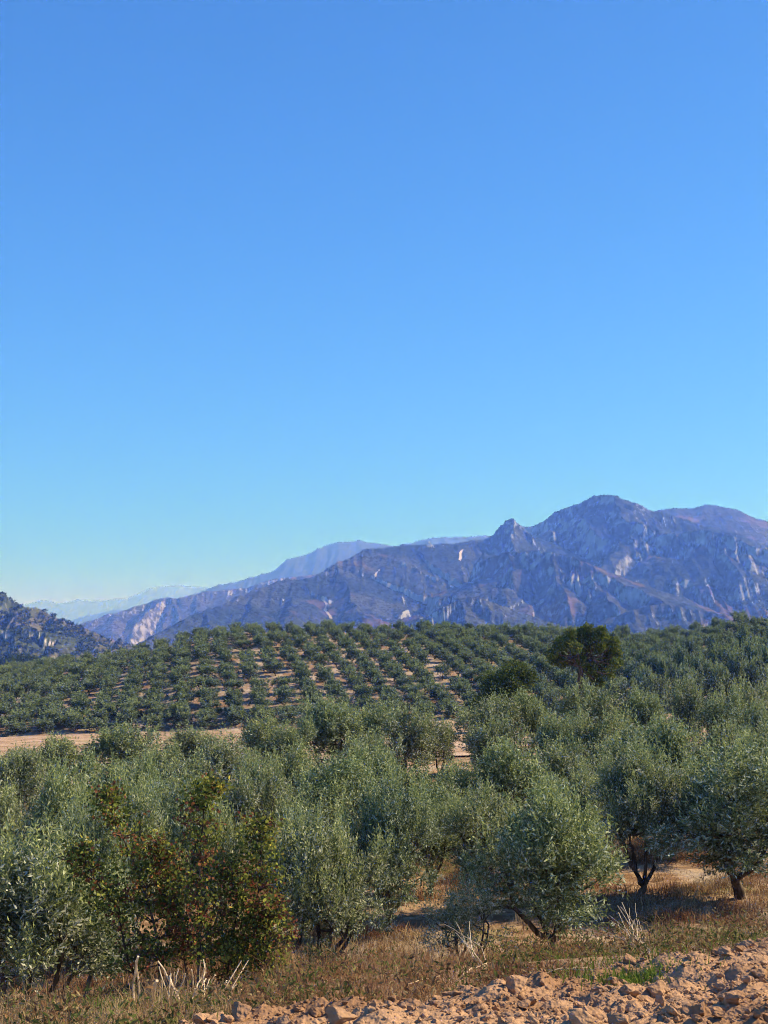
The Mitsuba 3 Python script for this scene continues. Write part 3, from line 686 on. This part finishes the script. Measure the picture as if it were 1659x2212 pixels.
for pts, r0 in stems:
    dep = rng.normal(0, .22)
    P = np.array([sp(a, b, dep + rng.normal(0, .06)) for a, b in pts])
    s = np.linspace(0, 1, len(P)); u = np.linspace(0, 1, 14)
    Q = np.stack([np.interp(u, s, P[:, k]) for k in range(3)], 1) + rng.normal(0, .008, (14, 3))
    Q[0, 2] -= .15
    parts.append(tube(Q, np.linspace(r0, .004, 14), 6))
    for i in range(2, 14):
        for k in range(9):
            a = rng.random() * 6.28
            q = Q[i] + np.array([math.cos(a), math.sin(a) * .8, .35]) * rng.uniform(.05, .36) * (1.1 - .55 * u[i])
            parts.append(tube(curve(Q[i], q, [0, 0, .02], 4, rng, .006), np.linspace(.006, .002, 4), 4, False))
            cp.append(q); cr.append(rng.uniform(.07, .14))
cp, cr = np.array(cp), np.array(cr)
nl = 14500
ci = rng.integers(len(cp), size=nl)
off = unit(rng.normal(size=(nl, 3)))
pos = cp[ci] + off * (cr[ci] * rng.random(nl) ** .5)[:, None]
d = unit(off * .8 + rng.normal(size=off.shape) * .5 + [0, 0, -.1]); sd = unit(np.cross(d, rng.normal(size=d.shape)))
L, Wl = .042 * (.7 + .6 * rng.random(nl)), .028 * (.7 + .6 * rng.random(nl))
mid1, mid2 = pos + d * (L * .33)[:, None], pos + d * (L * .7)[:, None]
v = np.stack([pos, mid1 + sd * (Wl / 2)[:, None], mid2 + sd * (Wl * .36)[:, None], pos + d * L[:, None], mid2 - sd * (Wl * .36)[:, None], mid1 - sd * (Wl / 2)[:, None]], 1).reshape(-1, 3)
kk = np.arange(nl)[:, None] * 6
f = np.vstack([kk + [0, 1, 5], kk + [1, 2, 5], kk + [2, 4, 5], kk + [2, 3, 4]])
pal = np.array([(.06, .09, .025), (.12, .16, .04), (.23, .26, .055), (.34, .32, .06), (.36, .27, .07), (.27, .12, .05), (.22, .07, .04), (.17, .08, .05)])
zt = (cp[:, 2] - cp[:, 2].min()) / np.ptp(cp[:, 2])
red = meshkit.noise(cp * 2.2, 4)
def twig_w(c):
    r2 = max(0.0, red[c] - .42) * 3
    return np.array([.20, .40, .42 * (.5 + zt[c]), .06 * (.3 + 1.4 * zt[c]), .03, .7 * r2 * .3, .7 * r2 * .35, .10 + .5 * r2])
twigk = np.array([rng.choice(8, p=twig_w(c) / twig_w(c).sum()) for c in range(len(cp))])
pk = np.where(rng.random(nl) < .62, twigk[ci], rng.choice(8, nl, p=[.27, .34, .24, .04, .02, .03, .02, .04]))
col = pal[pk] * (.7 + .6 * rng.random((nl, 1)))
key = 'autumn_shrub'
m = T().translate([float(bx), Yb, g0])
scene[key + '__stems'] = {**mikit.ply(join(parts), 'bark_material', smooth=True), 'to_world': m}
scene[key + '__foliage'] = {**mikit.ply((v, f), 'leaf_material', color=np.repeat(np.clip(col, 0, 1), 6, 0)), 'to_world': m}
tag(key, 'tall wild shrub with dark, yellow and red leaves in front of the olives', 'shrub')

# ------------------------------------------------------------------ clods of the ploughed field
rng = np.random.default_rng(33)
def clod_kind(seed, sub):
    r = np.random.default_rng(seed)
    m = trimesh.creation.icosphere(subdivisions=sub)
    v = np.array(m.vertices)
    for _ in range(13):                       # broken faces
        nrm = unit(r.normal(size=3)); lim = r.uniform(.5, .85)
        lim *= .84
        over = np.maximum(0, v @ nrm - lim)
        v = v - over[:, None] * nrm * .92
    v *= 1 + (meshkit.fbm(v * 1.6 + seed, 3, seed)[:, None] - .5) * .55
    if sub > 2: v *= 1 + (meshkit.fbm(v * 6 + seed, 3, seed)[:, None] - .5) * .22
    return v * [1, .9, .72], np.array(m.faces)
BIGK = [mikit.ply(clod_kind(500 + i, 3), 'soil_material', smooth=25) for i in range(8)]
MIDK = [mikit.ply(clod_kind(520 + i, 2), 'soil_material', smooth=25) for i in range(8)]
SMALLK = [clod_kind(540 + i, 1) for i in range(8)]
cand = []
def field_spot():
    while True:
        y = rng.uniform(4.2, 11.5); x = rng.uniform(-.40 * y, .40 * y)
        if edge_d(np.array(x), np.array(y)) > .02 and rng.random() < (6.5 / y) ** .5: return x, y
HAND = [(1600, 2178, .15), (1350, 2092, .06), (1290, 2150, .10), (1155, 2098, .10), (1490, 2100, .10), (1330, 2140, .07), (1420, 2120, .07), (1560, 2110, .07), (1640, 2090, .08), (1540, 2200, .09), (1240, 2120, .07), (1180, 2160, .08), (1075, 2140, .06), (960, 2150, .05), (1455, 2060, .075), (1050, 2180, .07),
        (1390, 2190, .09), (1120, 2195, .07), (880, 2185, .05), (1500, 2150, .08), (1610, 2140, .07), (820, 2195, .05)]
for cx, cy, r in HAND:
    Yg = np.linspace(4, 14, 800); P = D(cx, cy, Yg)
    hit = np.nonzero(ground_z(P[:, 0], P[:, 1]) + .1 > P[:, 2])[0]
    if len(hit): cand.append((P[hit[0], 0], P[hit[0], 1], r * .66 * P[hit[0], 1] / 8.5, True))
for _ in range(600): cand.append((*field_spot(), min(.07, .017 * (1 / (rng.random() + .04)) ** .55), False))
cand = sorted(cand, key=lambda c: -c[2] / c[1])
for i, (x, y, r, hand) in enumerate(cand[:300]):
    key = 'ploughed_field__clod' + (f'_{i:03d}' if i else '')
    z = float(plough_z(np.array(x), np.array(y))) + r * .28
    src = BIGK[i % 8] if r / y > .006 else MIDK[i % 8]
    scene[key] = {**src, 'to_world': T().translate([float(x), float(y), z]).rotate([0, 0, 1], rng.random() * 360).rotate([1, 0, 0], rng.normal() * 22).scale([r * 1.1, r * rng.uniform(.8, 1.15), r * rng.uniform(.85, 1.2)])}
def scatter(kinds, spots):
    vs = []
    for x, y, z, r in spots:
        v, f = kinds[rng.integers(len(kinds))]
        a = rng.random() * 6.28; ca, sa = math.cos(a), math.sin(a)
        w = v * r * rng.uniform(.8, 1.2, 3)
        vs.append((np.stack([w[:, 0] * ca - w[:, 1] * sa + x, w[:, 0] * sa + w[:, 1] * ca + y, w[:, 2] + z], 1), f))
    return join(vs)
small = [(x, y, r) for x, y, r, _ in cand[300:]]
for _ in range(9000):
    x, y = field_spot(); small.append((x, y, min(.030, .0065 / (rng.random() + .06) ** .55)))
sm = np.array(small); szz = plough_z(sm[:, 0], sm[:, 1])
scene['ploughed_field__crumbs'] = mikit.ply(scatter(SMALLK, [(a, b, c + r * .1, r) for (a, b, r), c in zip(small, szz)]), 'soil_material', smooth=30)
labels['ploughed_field__crumbs'] = {'label': 'small crumbs of ploughed soil', 'kind': 'stuff'}

# ------------------------------------------------------------------ grass
def blades(pos, hgt, wid, lean, col, rng):
    n = len(pos)
    a = rng.random(n) * 6.28
    side = np.stack([np.cos(a), np.sin(a), 0 * a], 1)
    b = rng.random(n) * 6.28
    ln = np.stack([np.cos(b), np.sin(b), 0 * b], 1) * (lean * hgt)[:, None]
    up = np.array([0, 0, 1.0])
    m = pos + up * (hgt * .55)[:, None] + ln * .3
    t = pos + up * hgt[:, None] * (1 - .25 * lean)[:, None] + ln
    v = np.stack([pos - side * (wid / 2)[:, None], pos + side * (wid / 2)[:, None], m + side * (wid * .4)[:, None], m - side * (wid * .4)[:, None], t], 1).reshape(-1, 3)
    k = np.arange(n)[:, None] * 5
    return v, np.vstack([k + [0, 1, 2], k + [0, 2, 3], k + [3, 2, 4]]), np.repeat(col, 5, 0)
rng = np.random.default_rng(55)
def spots(n, y0, y1, dens):
    y = y0 * (y1 / y0) ** rng.random(n); x = rng.uniform(-.36, .36, n) * y
    keep = (edge_d(x, y) < rng.normal(0.0, .12, n) - .02) & dens(x, y)
    return x[keep], y[keep]
STRAW = np.array([(.42, .33, .20), (.32, .22, .13), (.28, .16, .09), (.25, .12, .07), (.42, .36, .29), (.20, .14, .09)])
x, y = spots(75000, 4.6, 38, lambda x, y: (meshkit.fbm(np.stack([x * .8, y * .5, 0 * x], -1), 3, 2) + rng.random(len(x)) * .22 > .56) | ((x < .3) & (y < 10) & (rng.random(len(x)) < .75)))
pch = meshkit.fbm(np.stack([x * .5, y * .3, 0 * x], -1), 3, 41)
pk = np.clip((pch * 9 - 2.2 + rng.normal(0, 1.3, len(x))).astype(int), 0, 5)
h = rng.uniform(.03, .11, len(x)) * (.6 + .8 * pch) * np.clip(y / 12, .8, 1.8)
b1 = (np.stack([x, y, ground_z(x, y) - .02], 1), h, rng.uniform(.004, .010, len(x)) * np.clip(y / 10, .8, 2.2), np.abs(rng.normal(.9, .6, len(x))), STRAW[pk] * (.65 + .6 * rng.random((len(x), 1))))
tx_, ty_ = spots(2900, 4.8, 38, lambda x, y: meshkit.fbm(np.stack([x * .45, y * .35, 0 * x + 8], -1), 3, 63) + .25 * ((x < .3) & (y < 9)) > .46)
nb = 46
px_ = np.repeat(tx_, nb) + rng.normal(0, .10, len(tx_) * nb); py_ = np.repeat(ty_, nb) + rng.normal(0, .10, len(tx_) * nb)
tk_ = np.clip((meshkit.fbm(np.stack([tx_ * .35, ty_ * .25, 0 * tx_ + 5], -1), 3, 44) * 10 - 2.5 + rng.normal(0, .8, len(tx_))).astype(int), 0, 5)
th = rng.uniform(.07, .30, len(tx_)) * np.where(rng.random(len(tx_)) < .12, 1.7, 1) * np.clip(ty_ / 13, .6, 1.4)
b2 = (np.stack([px_, py_, ground_z(px_, py_) - .02], 1), np.repeat(th, nb) * rng.uniform(.4, 1.1, len(px_)), rng.uniform(.003, .007, len(px_)) * np.clip(py_ / 10, .8, 2.2), np.abs(rng.normal(.45, .35, len(px_))), STRAW[np.repeat(tk_, nb)] * (.6 + .6 * rng.random((len(px_), 1))))
tx_, ty_ = spots(2600, 19.0, 40, lambda x, y: meshkit.fbm(np.stack([x * .3, y * .25, 0 * x + 15], -1), 3, 93) > .44)
nb = 50
px_ = np.repeat(tx_, nb) + rng.normal(0, .15, len(tx_) * nb); py_ = np.repeat(ty_, nb) + rng.normal(0, .15, len(tx_) * nb)
th = rng.uniform(.12, .42, len(tx_))
b3 = (np.stack([px_, py_, ground_z(px_, py_) - .02], 1), np.repeat(th, nb) * rng.uniform(.4, 1.1, len(px_)), rng.uniform(.010, .020, len(px_)), np.abs(rng.normal(.5, .35, len(px_))), STRAW[np.repeat(rng.choice(6, len(tx_), p=[.15, .25, .25, .2, .05, .1]), nb)] * (.6 + .6 * rng.random((len(px_), 1))))
v, f, c = blades(*[np.concatenate(q) for q in zip(b1, b2, b3)], rng)
scene['dry_grass'] = mikit.ply((v, f), 'grass_material', color=c)
tag('dry_grass', 'dry straw coloured and rusty grass covering the bank under the olives', kind='stuff')
GREEN = np.array([(.10, .17, .03), (.16, .24, .045), (.07, .12, .025)])
x, y = spots(36000, 5.0, 40, lambda x, y: meshkit.fbm(np.stack([x * .5, y * .5, 0 * x + 3], -1), 2, 12) + rng.random(len(x)) * .1 > .66)
h = rng.uniform(.05, .16, len(x))
v, f, c = blades(np.stack([x, y, ground_z(x, y) - .01], 1), h, rng.uniform(.005, .010, len(x)) * np.clip(y / 10, .8, 2), np.abs(rng.normal(.4, .3, len(x))), GREEN[rng.integers(3, size=len(x))] * (.7 + .6 * rng.random((len(x), 1))), rng)
scene['green_grass'] = mikit.ply((v, f), 'grass_material', color=c)
tag('green_grass', 'low patches of fresh green grass in the dry bank', kind='stuff')
wx_, wy_ = spots(640, 5.2, 30, lambda x, y: meshkit.fbm(np.stack([x * .4, y * .3, 0 * x + 21], -1), 3, 71) > .47)
nw = 70
wh = rng.uniform(.08, .34, len(wx_)) * np.clip(wy_ / 12, .6, 1.15)
ti = np.repeat(np.arange(len(wx_)), nw)
offs = rng.normal(size=(len(ti), 3)) * [.16, .16, 0] * (wh[ti] / .28)[:, None]
pz = rng.random(len(ti)) ** .8 * wh[ti]
pos = np.stack([wx_[ti] + offs[:, 0], wy_[ti] + offs[:, 1], ground_z(wx_[ti], wy_[ti]) + pz], 1)
dv = unit(offs * 2 + rng.normal(0, .5, pos.shape) + [0, 0, .35]); sv = unit(np.cross(dv, rng.normal(size=dv.shape)))
WEED = np.array([(.10, .13, .04), (.17, .16, .06), (.20, .12, .06), (.13, .08, .05), (.24, .20, .11), (.07, .09, .03)])
v, f = leaf_mesh(pos, dv, sv, rng.uniform(.025, .07, len(ti)) * np.clip(wy_[ti] / 12, .8, 1.8), rng.uniform(.010, .022, len(ti)) * np.clip(wy_[ti] / 12, .8, 1.8))
wk = np.clip(rng.integers(6, size=len(wx_))[ti] + rng.integers(-1, 2, len(ti)), 0, 5)
scene['weeds'] = mikit.ply((v, f), 'grass_material', color=np.repeat(WEED[wk] * (.7 + .6 * rng.random((len(ti), 1))), 4, 0))
tag('weeds', 'low leafy weeds, green and withered brown, scattered over the dry bank', kind='stuff')
def ground_at(cx, cy, lo=4.5, hi=40):
    Yg = np.linspace(lo, hi, 3000); P = D(cx, cy, Yg)
    hit = np.nonzero(ground_z(P[:, 0], P[:, 1]) > P[:, 2])[0]
    return P[hit[0]] if len(hit) else D(cx, cy, hi)
p0 = ground_at(1355, 2152)
n = 900
x, y = p0[0] + rng.normal(0, .17, n), p0[1] + rng.normal(0, .16, n)
v, f, c = blades(np.stack([x, y, plough_z(x, y) - .01], 1), rng.uniform(.03, .10, n), rng.uniform(.004, .008, n), np.abs(rng.normal(.5, .3, n)), GREEN[rng.integers(3, size=n)] * (.7 + .6 * rng.random((n, 1))), rng)
scene['grass_tuft'] = mikit.ply((v, f), 'grass_material', color=c)
tag('grass_tuft', 'small tuft of green grass growing among the ploughed clods', 'grass tuft')

# ------------------------------------------------------------------ dead canes
def canes(key, label, list_, r, Yd):
    tag(key, label, 'dead canes')
    for i, pts in enumerate(list_):
        P = np.array([D(a, b, Yd + dz) for a, b, dz in pts])
        s = np.linspace(0, 1, len(P)); u = np.linspace(0, 1, 9)
        Q = np.stack([np.interp(u, s, P[:, k]) for k in range(3)], 1) + rng.normal(0, .003, (9, 3))
        rad = np.linspace(1, .75, 9) * r * rng.uniform(.7, 1.2)
        scene[key + '__stalk' + (f'_{i:03d}' if i else '')] = mikit.ply(tube(Q, rad, 6), 'cane_material', smooth=40)
canes('dead_cane_clump', 'upright pair of thick pale dead canes at the bottom, left of the ploughed soil',
      [[(292, 2240, 0), (288, 2130, 0), (298, 2065, -.1)], [(304, 2240, .1), (300, 2150, .1), (296, 2075, 0)], [(312, 2240, -.1), (322, 2190, -.1), (340, 2118, -.2)]], .0115, 7.6)
fan = []
for i in range(34):
    bx_, tx_ = rng.uniform(350, 450), 0
    tx_ = bx_ + rng.normal(15, 45); ty_ = rng.uniform(2072, 2165); dz = rng.normal(0, .18)
    fan.append([(bx_, 2225, dz), ((bx_ + tx_) / 2 + rng.normal(0, 6), (2225 + ty_) / 2, dz), (tx_, ty_, dz + rng.normal(0, .1))])
canes('dead_cane_clump_001', 'fan of broken straw coloured canes below the red and yellow leaved shrub', fan, .0055, 7.8)
canes('dead_cane_clump_002', 'few thick pale canes leaning right out of the broken straw fan', [[(410, 2225, 0), (440, 2150, 0), (466, 2105, -.1)], [(420, 2225, .1), (455, 2160, 0), (490, 2118, -.1)], [(355, 2225, -.1), (420, 2180, 0), (458, 2150, .1)], [(398, 2225, -.1), (385, 2150, 0), (366, 2110, .1)]], .0075, 7.7)
lean = []
for i in range(14):
    t = i / 13
    lean.append([(1440 + rng.normal(0, 10), 2092, 0), (1395 + rng.normal(-10, 18), 2035, .3), (1345 + rng.normal(-10, 30), 1965 + rng.uniform(-20, 45), .6)])
canes('dead_cane_clump_003', 'thin dry stalks leaning left at the right edge of the dry grass', lean, .0034, 11.2)
lean = []
for i in range(6):
    lean.append([(1065 + rng.normal(0, 8), 2120, 0), (1030 + rng.normal(-4, 12), 2055 + rng.normal(0, 8), .2), (992 + rng.normal(0, 22), 1990 + rng.uniform(-10, 60), .4)])
canes('dead_cane_clump_004', 'thin dry stalks leaning left below the small thin pale olive', lean, .0028, 9.3)
lie = [(1075, 2104, 1170, 2108), (1160, 2110, 1300, 2112), (1000, 2118, 1060, 2090), (1180, 2116, 1270, 2104), (880, 2140, 960, 2122)]
key = 'fallen_canes'
tag(key, 'pale broken canes lying along the edge of the ploughed soil', 'dead canes')
for i, (xa, ya, xb, yb) in enumerate(lie):
    a, b = ground_at(xa, ya), ground_at(xb, yb)
    Q = curve(a + [0, 0, .04], b + [0, 0, .04], [0, 0, .01], 8, rng, .004)
    scene[key + '__stalk' + (f'_{i:03d}' if i else '')] = mikit.ply(tube(Q, np.linspace(.0035, .002, 8), 6), 'cane_material', smooth=40)
canes('dead_cane_stub', 'single short pale stub standing left of the fallen canes', [[(816, 2196, 0), (820, 2165, 0), (823, 2142, 0)]], .008, 7.6)
